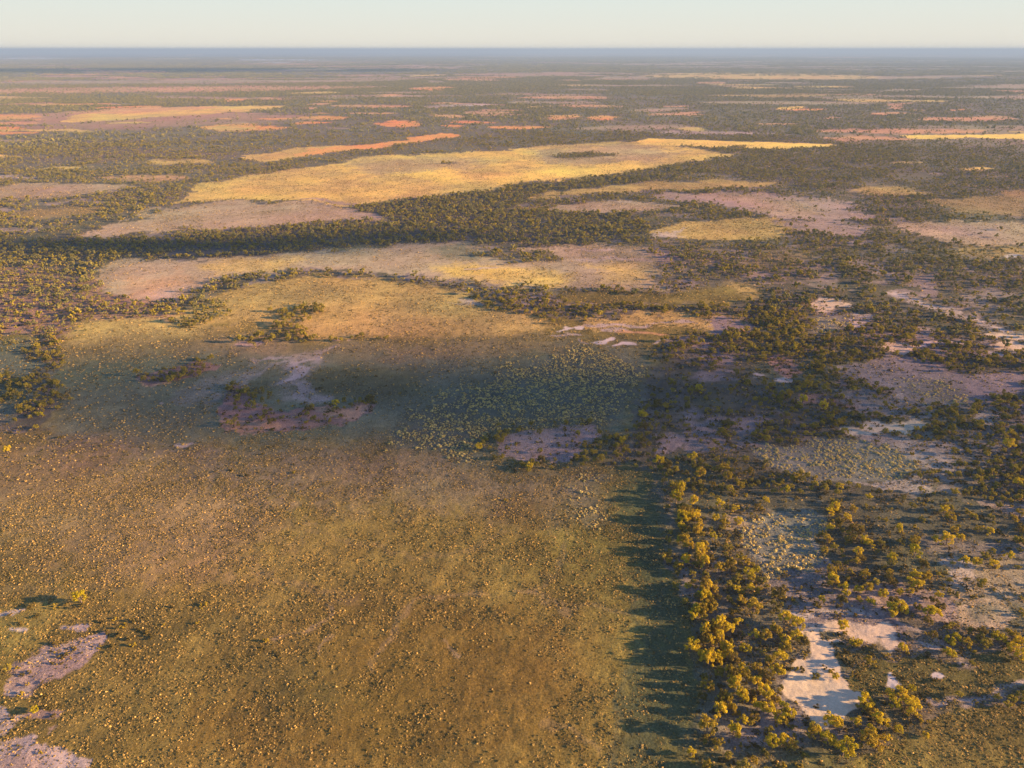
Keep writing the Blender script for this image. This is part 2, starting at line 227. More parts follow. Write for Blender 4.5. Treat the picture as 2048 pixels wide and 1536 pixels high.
for _ in range(95):                                     # the many thin clearings that run along the drainage lines of the far plain
    v_ = 108 + 165 * _r.beta(1.6, 1.4); u_ = _r.uniform(-150, 2150); l_ = _r.uniform(25, 150) * (1.3 if v_ < 180 else .8)
    if 200 < v_ and u_ > 1500 and _r.uniform() < .5: continue
    k_ = _r.choice(['red', 'pinkr', 'gold', 'tan', 'pink'], p=[.25, .28, .14, .18, .15] if u_ < 1000 else [.06, .26, .22, .31, .15])
    G.insert(0, ('L', u_ - l_ / 2, u_ + l_ / 2, v_, _r.uniform(1.2, 1.4 + (v_ - 90) * .018), _r.normal(0, .008), str(k_)))
G.append(('P', [(120,240),(200,222),(430,211),(592,213),(560,218),(400,229),(200,240),(130,244)], 'gold', 1.6))
G.append(('L', 130, 430, 221, 8, -.04, 'pinkr'))

# tree density drawn over the cover: (polygon, density, softness, floor colour or None)
T = [
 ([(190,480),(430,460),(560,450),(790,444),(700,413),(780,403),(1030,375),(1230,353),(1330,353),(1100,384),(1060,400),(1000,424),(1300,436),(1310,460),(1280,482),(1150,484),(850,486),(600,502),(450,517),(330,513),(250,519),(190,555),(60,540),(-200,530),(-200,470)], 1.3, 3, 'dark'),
 ([(820,500),(700,500),(300,512),(330,505)], .0, 1, None),
 ([(0,532),(90,525),(180,555),(260,590),(330,606),(345,640),(160,636),(150,665),(110,690),(60,680),(0,665),(-300,660),(-300,530)], .62, 12, 'soil'),
 ([(60,690),(110,680),(140,700),(132,745),(90,760),(62,740)], .9, 8, None), ([(-300,775),(0,760),(60,748),(140,765),(150,795),(80,815),(0,800),(-300,800)], .9, 10, None),
 ([(320,600),(400,585),(455,600),(450,632),(330,630),(140,626),(230,612)], 1.0, 8, None), ([(340,630),(430,634),(425,648),(350,648)], 1.0, 6, None), ([(420,560),(520,548),(620,540),(600,556),(520,565),(440,585),(400,590)], 1.0, 6, None),
 ([(620,540),(760,546),(740,556),(640,556)], .5, 5, None), ([(560,620),(640,608),(665,622),(620,650),(620,680),(560,690),(470,690),(480,672),(560,665)], .9, 8, None), ([(640,680),(770,672),(770,684),(640,692)], .8, 4, None),
 ([(760,548),(860,558),(920,570),(900,578),(800,566)], .6, 5, None), ([(930,575),(1060,570),(1120,582),(1080,612),(1140,622),(1300,615),(1440,610),(1480,628),(1400,632),(1250,628),(1120,642),(1000,622),(940,600)], .8, 6, None),
 ([(940,510),(1000,500),(1110,500),(1130,520),(1000,524)], 1.0, 5, 'wood'), ([(1200,580),(1330,578),(1330,590),(1210,592)], .6, 5, None), ([(975,866),(1010,858),(1040,868),(1010,890),(990,910),(975,895)], .8, 5, None),
 ([(1180,860),(1240,865),(1290,880),(1290,930),(1220,925),(1080,940),(1000,925),(1010,915),(1080,928),(1150,910),(1195,880)], .9, 5, None), ([(980,850),(1180,845),(1180,856),(1030,862)], .6, 4, None),
 ([(275,758),(300,742),(425,722),(434,730),(345,748),(410,748),(330,766),(290,764)], .6, 3, None), ([(432,782),(470,774),(525,783),(565,810),(640,810),(760,804),(762,811),(640,819),(540,828),(500,800),(470,788)], 1.3, 3, None), ([(450,800),(620,812),(700,822),(560,850),(450,862)], .35, 6, None),
 ([(1690,1020),(1720,1040),(1700,1190),(1660,1180),(1650,1100),(1660,1040)], 1.0, 5, None),
 ([(1545,1335),(1560,1310),(1600,1290),(1600,1240),(1560,1200),(1480,1150),(1440,1080),(1350,990),(1360,1150),(1400,1260),(1450,1350),(1500,1440),(1600,1440)], 1.0, 6, None),
 ([(1560,940),(1700,968),(1760,990),(1680,1012),(1560,1006),(1380,1000),(1340,960)], 1.0, 8, None),
 ([(1850,700),(1960,700),(1990,730),(1900,745),(1850,725)], 1.0, 6, None), ([(1700,1300),(1760,1278),(1790,1300),(1760,1316),(1690,1325),(1662,1320)], .12, 4, 'dolive'),
 ([(1600,1210),(1780,1200),(1850,1260),(1900,1330),(1720,1330),(1700,1440),(1560,1440),(1560,1380),(1620,1310)], .03, 5, None),
 ([(1940,1290),(2060,1290),(2060,1318),(1960,1322)], 1.0, 4, None), ([(1400,1440),(1500,1440),(1520,1490),(1420,1500)], .6, 10, None),
 ([(1320,960),(1350,985),(1370,1060),(1385,1200),(1410,1300),(1455,1400),(1500,1460),(1480,1500),(1420,1440),(1385,1350),(1365,1250),(1350,1150),(1338,1050)], 1.3, 5, None),
 ([(1340,1490),(1400,1450),(1540,1480),(1540,1560),(1340,1560)], .5, 12, None),
]
T.append(([(1885,1195),(2300,1190),(2300,1290),(1940,1285),(1890,1240)], .05, 4, None))

def seg_sd(px, py, poly):
    """signed distance (inside positive) to a closed polygon"""
    n = len(poly); d2 = np.full(px.shape, 1e18); inside = np.zeros(px.shape, bool)
    for i in range(n):
        ax, ay = poly[i]; bx, by = poly[(i + 1) % n]
        ex, ey = bx - ax, by - ay; wx, wy = px - ax, py - ay
        t = np.clip((wx * ex + wy * ey) / (ex * ex + ey * ey + 1e-9), 0, 1)
        d2 = np.minimum(d2, (wx - ex * t) ** 2 + (wy - ey * t) ** 2)
        if ay != by:
            c = ((ay > py) != (by > py)) & (px < ex * (py - ay) / (by - ay) + ax)
            inside ^= c
    d = np.sqrt(d2); return np.where(inside, d, -d)

def cover(x, y, colour=True):
    """land cover at ground points: rgb, tree, tuft, hummock, shrub"""
    r = np.hypot(x, y)
    wx = np.zeros_like(x); wy = np.zeros_like(x)
    for k, wl in enumerate((3, 9, 27, 81, 243, 730)):
        a = (.45 if k < 2 else .38) * wl * sstep(wl * 6, wl * 22, r)
        wx += a * (vnoise(x, y, wl, 20 + k) - .5) * 2; wy += a * (vnoise(x, y, wl, 40 + k) - .5) * 2
    u, v = to_uv(x + wx, y + wy)
    behind = y < 5
    u = np.where(behind, 1e5, u); v = np.where(behind, 3000, v)
    rag = (vnoise(x, y, .5, 2) - .5) * .6 + (vnoise(x, y, 1.2, 3) - .5) * .9 + (vnoise(x, y, 3.1, 4) - .5) * .9
    n1 = fbm(x, y, 38, 4, 50); n2 = fbm(x, y, 7, 3, 60); n3 = fbm(x, y, 420, 4, 70)
    rag = rag + (n1 * .9 + n2 * .9) * sstep(180, 600, r) + .35 * n2
    n4 = fbm(x, y, 130, 4, 75); mixn = np.clip(.5 + .9 * n1 + .7 * n2 + .6 * n4, 0, 1)
    def kcol(k):
        A, B = np.array(K[k][0]), np.array(K[k][1])
        return A[None, :] * (1 - mixn[:, None]) + B[None, :] * mixn[:, None]
    rgb = kcol('wood'); den = np.tile(np.array(K['wood'][2:]), (len(x), 1)).astype(float)
    # clearings and thickets of the open woodland
    thick = np.clip(.84 + 1.2 * n3 + 1.2 * n1 * (1 - .5 * sstep(400, 1200, r)) + .6 * n2, .05, 1.3)
    den[:, 0] *= thick
    far = sstep(500, 1500, r)
    st = fbm(x * .35, y, 260, 4, 90)                       # far clearings stretch along the drainage lines
    cl = sstep(.14, .32, st) * far
    side = np.clip(.5 + x / np.maximum(r, 1) * 1.1 + n3 * .5, 0, 1)
    cc = np.array([.50, .27, .16])[None] * (1 - side[:, None]) + np.array([.42, .30, .17])[None] * side[:, None]
    rgb = rgb * (1 - .75 * cl[:, None]) + cc * .75 * cl[:, None]; den[:, 0] *= 1 - .9 * cl
    vfar = sstep(1500, 5000, r)[:, None]                    # far canopy closes over the soil: mean colour of crowns and floor
    rgb = rgb * (1 - .6 * vfar * (1 - cl[:, None])) + np.array([.11, .090, .055])[None] * .6 * vfar * (1 - cl[:, None])
    ff = (sstep(450, 1100, r) * .7)[:, None] * (1 - cl[:, None]); rgb = rgb * (1 - ff) + np.array([.200, .160, .100])[None] * ff
    near = 1 - sstep(350, 900, r)
    pat = sstep(.08, .30, fbm(x, y, 15, 4, 110, .65)) * near; den[:, 1] *= 1 - .7 * pat; den[:, 0] *= 1 - .55 * pat     # bare pinkish patches on the woodland floor
    pk = np.array([.30, .215, .17])
    rgb = rgb * (1 - .75 * pat[:, None]) + pk[None] * .75 * pat[:, None]
    gp = sstep(.1, .4, fbm(x, y, 23, 3, 130)) * near
    rgb = rgb * (1 - .5 * gp[:, None]) + np.array([.13, .125, .055])[None] * .5 * gp[:, None]

    def aniso(vv): return 1.3 + 3.5 * (1 - min(max((vv - 100) / 700.0, 0), 1))
    def blend(sel, m, k, op=1.0, dens_only=False):
        m = np.clip(m, 0, 1) * op
        mm = m[:, None]
        if colour: rgb[sel] = rgb[sel] * (1 - mm) + kc[k][sel] * mm
        den[sel] = den[sel] * (1 - mm) + np.array(K[k][2:])[None] * mm
    kc = {k: kcol(k) for k in K} if colour else {}
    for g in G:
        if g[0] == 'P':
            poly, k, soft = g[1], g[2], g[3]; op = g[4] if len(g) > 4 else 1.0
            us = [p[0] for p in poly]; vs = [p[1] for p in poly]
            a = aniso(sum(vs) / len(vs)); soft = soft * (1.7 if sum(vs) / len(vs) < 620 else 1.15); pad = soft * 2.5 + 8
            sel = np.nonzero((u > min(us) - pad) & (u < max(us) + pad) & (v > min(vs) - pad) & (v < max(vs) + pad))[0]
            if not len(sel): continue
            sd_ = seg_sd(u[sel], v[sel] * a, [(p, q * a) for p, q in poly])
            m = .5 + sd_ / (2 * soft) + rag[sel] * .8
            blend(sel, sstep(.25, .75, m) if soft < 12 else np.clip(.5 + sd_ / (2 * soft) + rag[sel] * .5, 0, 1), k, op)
        elif g[0] == 'L':
            _, x0, x1, yc, th, sl, k = g
            sel = np.nonzero((u > x0 - 5) & (u < x1 + 5) & (v > yc - th * 2 - abs(sl) * (x1 - x0)) & (v < yc + th * 2 + abs(sl) * (x1 - x0)))[0]
            if not len(sel): continue
            t = (u[sel] - (x0 + x1) / 2) / ((x1 - x0) / 2); dv = v[sel] - (yc + sl * (u[sel] - (x0 + x1) / 2))
            prof = np.sqrt(np.clip(1 - t * t, 0, 1)) * th * .62 * (1 + .5 * rag[sel])
            m = .5 + (prof - np.abs(dv)) / max(1.8, th * .55)
            blend(sel, sstep(.1, .9, m), k, .88)
        else:
            _, pts, wd, k, op = g
            us = [p[0] for p in pts]; vs = [p[1] for p in pts]; pad = wd * 1.5
            sel = np.nonzero((u > min(us) - pad) & (u < max(us) + pad) & (v > min(vs) - pad) & (v < max(vs) + pad))[0]
            if not len(sel): continue
            d2 = np.full(len(sel), 1e18); a = 1.4
            if len(pts) > 2:                                        # round the corners
                pp = [pts[0]]
                for (ax, ay), (bx, by) in zip(pts[:-1], pts[1:]): pp += [(ax * .75 + bx * .25, ay * .75 + by * .25), (ax * .25 + bx * .75, ay * .25 + by * .75)]
                pts = pp + [pts[-1]]
            for (ax, ay), (bx, by) in zip(pts[:-1], pts[1:]):
                ex, ey = bx - ax, (by - ay) * a; qx, qy = u[sel] - ax, (v[sel] - ay) * a
                t = np.clip((qx * ex + qy * ey) / (ex * ex + ey * ey), 0, 1)
                d2 = np.minimum(d2, (qx - ex * t) ** 2 + (qy - ey * t) ** 2)
            m = 1.0 - np.sqrt(d2) / (wd * .8) + rag[sel] * .5 + n2[sel] * .5
            blend(sel, sstep(.0, .9, m), k, op * (.7 if k in ('ltan', 'tan') else 1))
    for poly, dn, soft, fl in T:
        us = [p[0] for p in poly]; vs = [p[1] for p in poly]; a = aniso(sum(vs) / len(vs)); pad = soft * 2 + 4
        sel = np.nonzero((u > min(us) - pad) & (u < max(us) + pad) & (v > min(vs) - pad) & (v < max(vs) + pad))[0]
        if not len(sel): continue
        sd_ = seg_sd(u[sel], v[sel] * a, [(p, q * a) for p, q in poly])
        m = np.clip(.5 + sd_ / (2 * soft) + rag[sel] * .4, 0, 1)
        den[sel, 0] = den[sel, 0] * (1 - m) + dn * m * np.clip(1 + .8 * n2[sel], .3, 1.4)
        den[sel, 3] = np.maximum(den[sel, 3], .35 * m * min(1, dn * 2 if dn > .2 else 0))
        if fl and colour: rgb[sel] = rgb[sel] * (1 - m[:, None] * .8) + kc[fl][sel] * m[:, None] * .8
    n6 = fbm(x, y, 2.3, 2, 390); den[:, 1:] *= np.clip(1 + 1.5 * n6 * (1 - sstep(250, 500, r)), .1, 2)[:, None]
    n5 = fbm(x, y, 52, 4, 333); rgb[:, 1] *= 1 + .16 * n5; rgb[:, 0] *= 1 - .08 * n5; rgb *= (1 + .22 * fbm(x, y, 11, 4, 350, .6) * (1 - sstep(300, 900, r)))[:, None]
    den[:, 1:] *= np.clip(.9 + 1.0 * n1 + 1.1 * n2, .08, 1.8)[:, None]
    return rgb, den

def height(x, y):
    r = np.hypot(x, y)
    z = 1.2 * fbm(x, y, 260, 3, 200) + .22 * fbm(x, y, 22, 3, 210) * (1 - sstep(900, 2500, r))
    z = z + .13 * fbm(x, y, 2.6, 3, 220, .7) * (1 - sstep(160, 420, r))
    return z

# ------------------------------------------------------------------ materials
def mat(name):
    m = bpy.data.materials.new(name); m.use_nodes = True; t = m.node_tree; t.nodes.clear()
    return m, t, t.nodes, t.links

def ground_material():
    m, t, N, L = mat('plain_soil_and_grass')
    out = N.new('ShaderNodeOutputMaterial'); b = N.new('ShaderNodeBsdfPrincipled'); L.new(b.outputs[0], out.inputs[0])
    b.inputs['Roughness'].default_value = .95; b.inputs['Specular IOR Level'].default_value = .1
    at_ = N.new('ShaderNodeAttribute'); at_.attribute_name = 'cover'
    geo = N.new('ShaderNodeNewGeometry')
    def noise(scale, det, rough=.6):
        n = N.new('ShaderNodeTexNoise'); n.inputs['Scale'].default_value = scale; n.inputs['Detail'].default_value = det
        n.inputs['Roughness'].default_value = rough; L.new(geo.outputs['Position'], n.inputs['Vector']); return n.outputs[0]
    def rangeto(s, a, b_, c, d):
        mr = N.new('ShaderNodeMapRange'); mr.inputs[1].default_value = a; mr.inputs[2].default_value = b_
        mr.inputs[3].default_value = c; mr.inputs[4].default_value = d; L.new(s, mr.inputs[0]); return mr.outputs[0]
    def mul(p, q):
        x = N.new('ShaderNodeMath'); x.operation = 'MULTIPLY'; L.new(p, x.inputs[0]); L.new(q, x.inputs[1]); return x.outputs[0]
    fine = noise(3.2, 4, .7); mid = noise(.35, 4, .65); wide = noise(.03, 4)
    k = mul(mul(rangeto(fine, .3, .7, .45, 1.55), rangeto(mid, .3, .7, .80, 1.20)), rangeto(wide, .3, .7, .90, 1.10))
    sp = N.new('ShaderNodeSeparateColor'); L.new(at_.outputs['Color'], sp.inputs[0]); bare = rangeto(sp.outputs[2], .18, .32, 0, .78)
    km = N.new('ShaderNodeMix'); km.data_type = 'FLOAT'; L.new(bare, km.inputs[0]); L.new(k, km.inputs[2]); km.inputs[3].default_value = 1.0; k = km.outputs[0]
    vm = N.new('ShaderNodeVectorMath'); vm.operation = 'SCALE'; L.new(at_.outputs['Color'], vm.inputs[0]); L.new(k, vm.inputs['Scale'])
    L.new(vm.outputs[0], b.inputs['Base Color'])
    bp = N.new('ShaderNodeBump'); bp.inputs['Strength'].default_value = .6; bp.inputs['Distance'].default_value = .25
    n2 = noise(1.6, 5, .75); L.new(n2, bp.inputs['Height']); L.new(rangeto(bare, 0, .78, .6, .12), bp.inputs['Strength']); L.new(bp.outputs[0], b.inputs['Normal'])
    return m

def leaf_material(name, ca, cb, trans=.25, wi=.55, wo=.6, pw=1.0):
    """leaf colour varies a little from plant to plant and clump to clump"""
    m, t, N, L = mat(name)
    out = N.new('ShaderNodeOutputMaterial'); d = N.new('ShaderNodeBsdfDiffuse'); tr = N.new('ShaderNodeBsdfTranslucent'); mx = N.new('ShaderNodeMixShader')
    mx.inputs[0].default_value = trans; L.new(d.outputs[0], mx.inputs[1]); L.new(tr.outputs[0], mx.inputs[2]); L.new(mx.outputs[0], out.inputs[0])
    oi = N.new('ShaderNodeObjectInfo'); geo = N.new('ShaderNodeNewGeometry')
    add = N.new('ShaderNodeMath'); add.operation = 'MULTIPLY_ADD'; add.inputs[1].default_value = wi; L.new(geo.outputs['Random Per Island'], add.inputs[0])
    sb = N.new('ShaderNodeMath'); sb.operation = 'MULTIPLY'; sb.inputs[1].default_value = wo
    pwn = N.new('ShaderNodeMath'); pwn.operation = 'POWER'; pwn.inputs[1].default_value = pw; L.new(oi.outputs['Random'], pwn.inputs[0]); L.new(pwn.outputs[0], sb.inputs[0]); L.new(sb.outputs[0], add.inputs[2])
    cr = N.new('ShaderNodeMix'); cr.data_type = 'RGBA'; cr.inputs[6].default_value = (*ca, 1); cr.inputs[7].default_value = (*cb, 1)
    L.new(add.outputs[0], cr.inputs[0]); L.new(cr.outputs[2], d.inputs[0]); L.new(cr.outputs[2], tr.inputs[0])
    return m

def bark_material():
    m, t, N, L = mat('grey_brown_bark')
    out = N.new('ShaderNodeOutputMaterial'); b = N.new('ShaderNodeBsdfPrincipled'); L.new(b.outputs[0], out.inputs[0]); b.inputs['Roughness'].default_value = .9
    n = N.new('ShaderNodeTexNoise'); n.inputs['Scale'].default_value = 9; n.inputs['Detail'].default_value = 4
    cr = N.new('ShaderNodeMix'); cr.data_type = 'RGBA'; cr.inputs[6].default_value = (.09, .06, .045, 1); cr.inputs[7].default_value = (.24, .17, .12, 1)
    L.new(n.outputs[0], cr.inputs[0]); L.new(cr.outputs[2], b.inputs['Base Color']); return m

M_GROUND = ground_material(); M_BARK = bark_material()
LEAF = {
 'golden':  leaf_material('golden_leaves', (.50, .385, .018), (.68, .49, .028)),
 'mustard': leaf_material('mustard_leaves', (.28, .205, .024), (.48, .33, .032)),
 'lime':    leaf_material('lime_leaves', (.36, .30, .012), (.50, .38, .018)),
 'olive':   leaf_material('olive_leaves', (.13, .105, .022), (.25, .17, .028)),
}
M_WOODLEAF = leaf_material('woodland_leaves', (.10, .095, .028), (.48, .36, .040))
M_FARLEAF = leaf_material('grey_olive_leaves', (.115, .122, .052), (.40, .33, .090))
M_SHRUB = leaf_material('shrub_leaves', (.05, .05, .022), (.22, .15, .03))
M_TUFT = leaf_material('dry_grass_blades', (.08, .070, .018), (.95, .62, .18), .2, .12, .95, 2.3)
M_HUM = leaf_material('spinifex_blades', (.50, .42, .14), (.85, .62, .20), .2)

# ------------------------------------------------------------------ mesh builders
def quads_mesh(name, V, Fc, m):
    me = bpy.data.meshes.new(name); me.vertices.add(len(V)); me.vertices.foreach_set('co', np.asarray(V, dtype=np.float32).ravel())
    k = Fc.shape[1]; n = len(Fc)
    me.loops.add(n * k); me.loops.foreach_set('vertex_index', Fc.astype(np.int32).ravel())
    me.polygons.add(n); me.polygons.foreach_set('loop_start', np.arange(0, n * k, k, dtype=np.int32))
    if m: me.materials.append(m)
    me.update(calc_edges=True); return me

def leaf_quads(cen, nrm, size, rg):
    """one small bent quad (leaf spray) per centre"""
    n = len(cen); t = rg.normal(size=(n, 3)); t -= nrm * (t * nrm).sum(1)[:, None]; t /= np.linalg.norm(t, axis=1)[:, None]
    b = np.cross(nrm, t); s = size * rg.uniform(.6, 1.35, n)[:, None]; a = rg.uniform(.45, .9, n)[:, None]
    V = np.stack([cen - t * s * .5, cen + b * s * a * .5, cen + t * s * .5, cen - b * s * a * .5], 1).reshape(-1, 3)
    return V, np.arange(4 * n).reshape(-1, 4)

def crown_points(rg, rad, h, n_lobe, n_leaf, base=.28):
    """leaf positions on the skins of several lobes spread through an uneven crown"""
    cs, rs = [], []
    lean = rg.normal(0, .12 * rad, 2)
    for i in range(n_lobe):
        a = rg.uniform(0, 2 * math.pi); q = rad * .78 * math.sqrt(rg.uniform(0.02, 1)); zz = rg.uniform(0, 1)
        top = 1 - .45 * (q / rad) ** 2
        z = h * (base + (1 - base) * zz * top * .80)
        cs.append((q * math.cos(a) + lean[0] * zz, q * math.sin(a) * .9 + lean[1] * zz, z)); rs.append(rad * rg.uniform(.15, .33))
    cs = np.array(cs); rs = np.array(rs); pr = rs ** 2 / np.sum(rs ** 2)
    li = rg.choice(n_lobe, n_leaf, p=pr)
    d = rg.normal(size=(n_leaf, 3)); d /= np.linalg.norm(d, axis=1)[:, None]
    rr = rs[li] * (rg.uniform(.25, 1, n_leaf) ** .45)
    p = cs[li] + d * rr[:, None] * np.array([1, 1, .75]); nn = d + rg.normal(0, .38, (n_leaf, 3)); nn /= np.linalg.norm(nn, axis=1)[:, None]
    return p, nn, cs

def tube(pts, rads, k=6):
    V, Fc = [], []
    for i, (p, r) in enumerate(zip(pts, rads)):
        for j in range(k):
            a = 2 * math.pi * j / k; V.append((p[0] + r * math.cos(a), p[1] + r * math.sin(a), p[2]))
    for i in range(len(pts) - 1):
        for j in range(k):
            Fc.append((i * k + j, i * k + (j + 1) % k, (i + 1) * k + (j + 1) % k, (i + 1) * k + j))
    return np.array(V), np.array(Fc)

def trunk_mesh(rg, rad, h, lobes):
    Vs, Fs, off = [], [], 0
    fork = np.array([rg.normal(0, .08), rg.normal(0, .08), h * .30])
    def add(V, Fc):
        nonlocal off
        Vs.append(V); Fs.append(Fc + off); off += len(V)
    r0 = .035 * h
    add(*tube([(0, 0, -.3), (fork[0] * .5, fork[1] * .4, h * .14), tuple(fork)], [r0 * 1.25, r0, r0 * .8]))
    for c in lobes[:7]:
        mid = fork * .5 + c * .5 + rg.normal(0, .12, 3)
        add(*tube([tuple(fork), tuple(mid), tuple(c)], [r0 * .6, r0 * .35, r0 * .12], 5))
    return np.concatenate(Vs), np.concatenate(Fs)

def make_tree_meshes(seed, rad, h, leafs, size, lobes=12):
    rg = np.random.default_rng(seed)
    p, n, cs = crown_points(rg, rad, h, lobes, leafs)
    V, Fc = leaf_quads(p, n, size, rg)
    tv, tf = trunk_mesh(rg, rad, h, cs)
    return (V, Fc), (tv, tf)

def tag(o, label, cat, group=None, kind=None):
    o['label'] = label; o['category'] = cat
    if group: o['group'] = group
    if kind: o['kind'] = kind
    return o

def geo_scatter(name, pts, scale, idx, protos, label, cat):
    """stuff: one object whose points carry copies of the plant meshes"""
    rot = rng.uniform(0, 2 * math.pi, len(pts))
    me = bpy.data.meshes.new(name); me.vertices.add(len(pts)); me.vertices.foreach_set('co', pts.astype(np.float32).ravel())
    for nm, ty, arr in (('sc', 'FLOAT', scale), ('rz', 'FLOAT', rot), ('ix', 'INT', idx)):
        a = me.attributes.new(nm, ty, 'POINT'); a.data.foreach_set('value', arr.astype(np.float32 if ty == 'FLOAT' else np.int32))
    me.update()
    o = bpy.data.objects.new(name, me); C.objects.link(o)
    col = bpy.data.collections.new(name + '_kinds')
    for k, pm in enumerate(protos):
        q = bpy.data.objects.new('%s_kind_%02d' % (name, k), pm); col.objects.link(q)
    gt = bpy.data.node_groups.new(name, 'GeometryNodeTree')
    gt.interface.new_socket('Geometry', in_out='INPUT', socket_type='NodeSocketGeometry'); gt.interface.new_socket('Geometry', in_out='OUTPUT', socket_type='NodeSocketGeometry')
    N, L = gt.nodes, gt.links
    gi = N.new('NodeGroupInput'); go = N.new('NodeGroupOutput'); iop = N.new('GeometryNodeInstanceOnPoints'); ci = N.new('GeometryNodeCollectionInfo')
    ci.inputs[0].default_value = col; ci.inputs['Separate Children'].default_value = True; ci.inputs['Reset Children'].default_value = True
    def attr(nm, ty):
        a = N.new('GeometryNodeInputNamedAttribute'); a.data_type = ty; a.inputs[0].default_value = nm; return a.outputs['Attribute']
    cx = N.new('ShaderNodeCombineXYZ'); L.new(attr('rz', 'FLOAT'), cx.inputs[2])
    L.new(gi.outputs[0], iop.inputs['Points']); L.new(ci.outputs[0], iop.inputs['Instance']); iop.inputs['Pick Instance'].default_value = True
    L.new(attr('ix', 'INT'), iop.inputs['Instance Index']); L.new(cx.outputs[0], iop.inputs['Rotation']); L.new(attr('sc', 'FLOAT'), iop.inputs['Scale'])
    L.new(iop.outputs[0], go.inputs[0])
    md = o.modifiers.new('scatter', 'NODES'); md.node_group = gt
    return tag(o, label, cat, kind='stuff')

# ------------------------------------------------------------------ ground sheet
def build_ground():
    az_f = np.linspace(-R(53), R(53), 1150)
    az_s = np.linspace(R(53), 2 * math.pi - R(53), 72)[1:-1]
    az = np.concatenate([az_f, az_s])
    vs = np.concatenate([np.linspace(1680, 300, 690, endpoint=False), np.linspace(300, 99.6, 260)])
    r = np.array([at(1024, q)[1] for q in vs]); r = r[r < 60000]
    r = np.concatenate([[4, 12, 22, 32, 42, 50], r[r > 56], [75000, 110000]])
    nr, na = len(r), len(az)
    X = (r[:, None] * np.sin(az)[None]).ravel(); Y = (r[:, None] * np.cos(az)[None]).ravel()
    rgb, den = cover(X, Y)
    Z = height(X, Y)
    V = np.stack([X, Y, Z], 1); V = np.concatenate([V, [[0, 0, 0]]])
    i = np.arange(nr - 1)[:, None] * na; j = np.arange(na)[None]; j2 = (j + 1) % na
    Fq = np.stack([i + j, i + na + j, i + na + j2, i + j2], -1).reshape(-1, 4)
    cap = np.stack([np.full(na, nr * na), np.arange(na), (np.arange(na) + 1) % na], 1)
    me = bpy.data.meshes.new('ground'); me.vertices.add(len(V)); me.vertices.foreach_set('co', V.astype(np.float32).ravel())
    nq, nc = len(Fq), len(cap)
    me.loops.add(nq * 4 + nc * 3); me.loops.foreach_set('vertex_index', np.concatenate([Fq.ravel(), cap.ravel()]).astype(np.int32))
    me.polygons.add(nq + nc); me.polygons.foreach_set('loop_start', np.concatenate([np.arange(0, nq * 4, 4), nq * 4 + np.arange(0, nc * 3, 3)]).astype(np.int32))
    me.materials.append(M_GROUND); me.update(calc_edges=True)
    me.polygons.foreach_set('use_smooth', np.ones(nq + nc, bool))
    a = me.attributes.new('cover', 'FLOAT_COLOR', 'POINT')
    cv = np.ones((len(V), 4), np.float32); cv[:-1, :3] = rgb; cv[-1, :3] = (.2, .15, .08); a.data.foreach_set('color', cv.ravel())
    o = bpy.data.objects.new('ground', me); C.objects.link(o); o['kind'] = 'structure'
build_ground()

# ------------------------------------------------------------------ plants: where they stand
def sample(n, r0, r1, half=R(56)):
    a = rng.uniform(-half, half, n); r = np.sqrt(rng.uniform(r0 * r0, r1 * r1, n))
    return r * np.sin(a), r * np.cos(a)
def area(r0, r1, half=R(56)): return half * (r1 * r1 - r0 * r0)

def thin(x, y, cell):
    """at most one plant per cell keeps them from growing through each other"""
    cx = np.floor(x / cell).astype(np.int64); cy = np.floor(y / cell).astype(np.int64)
    _, ix = np.unique(cx * 1000003 + cy, return_index=True); return np.sort(ix)

def scatter(per_m2, r0, r1, chan, cell, half=R(56)):
    n = int(area(r0, r1, half) * per_m2 * 1.3); x, y = sample(n, r0, r1, half)
    _, den = cover(x, y, False)
    if chan == 2: den[:, 2] *= sstep(.08, .2, den[:, 2])
    k = rng.uniform(0, 1, n) * 1.3 < den[:, chan]
    x, y = x[k], y[k]
    if cell: ix = thin(x, y, cell); x, y = x[ix], y[ix]
    return x, y

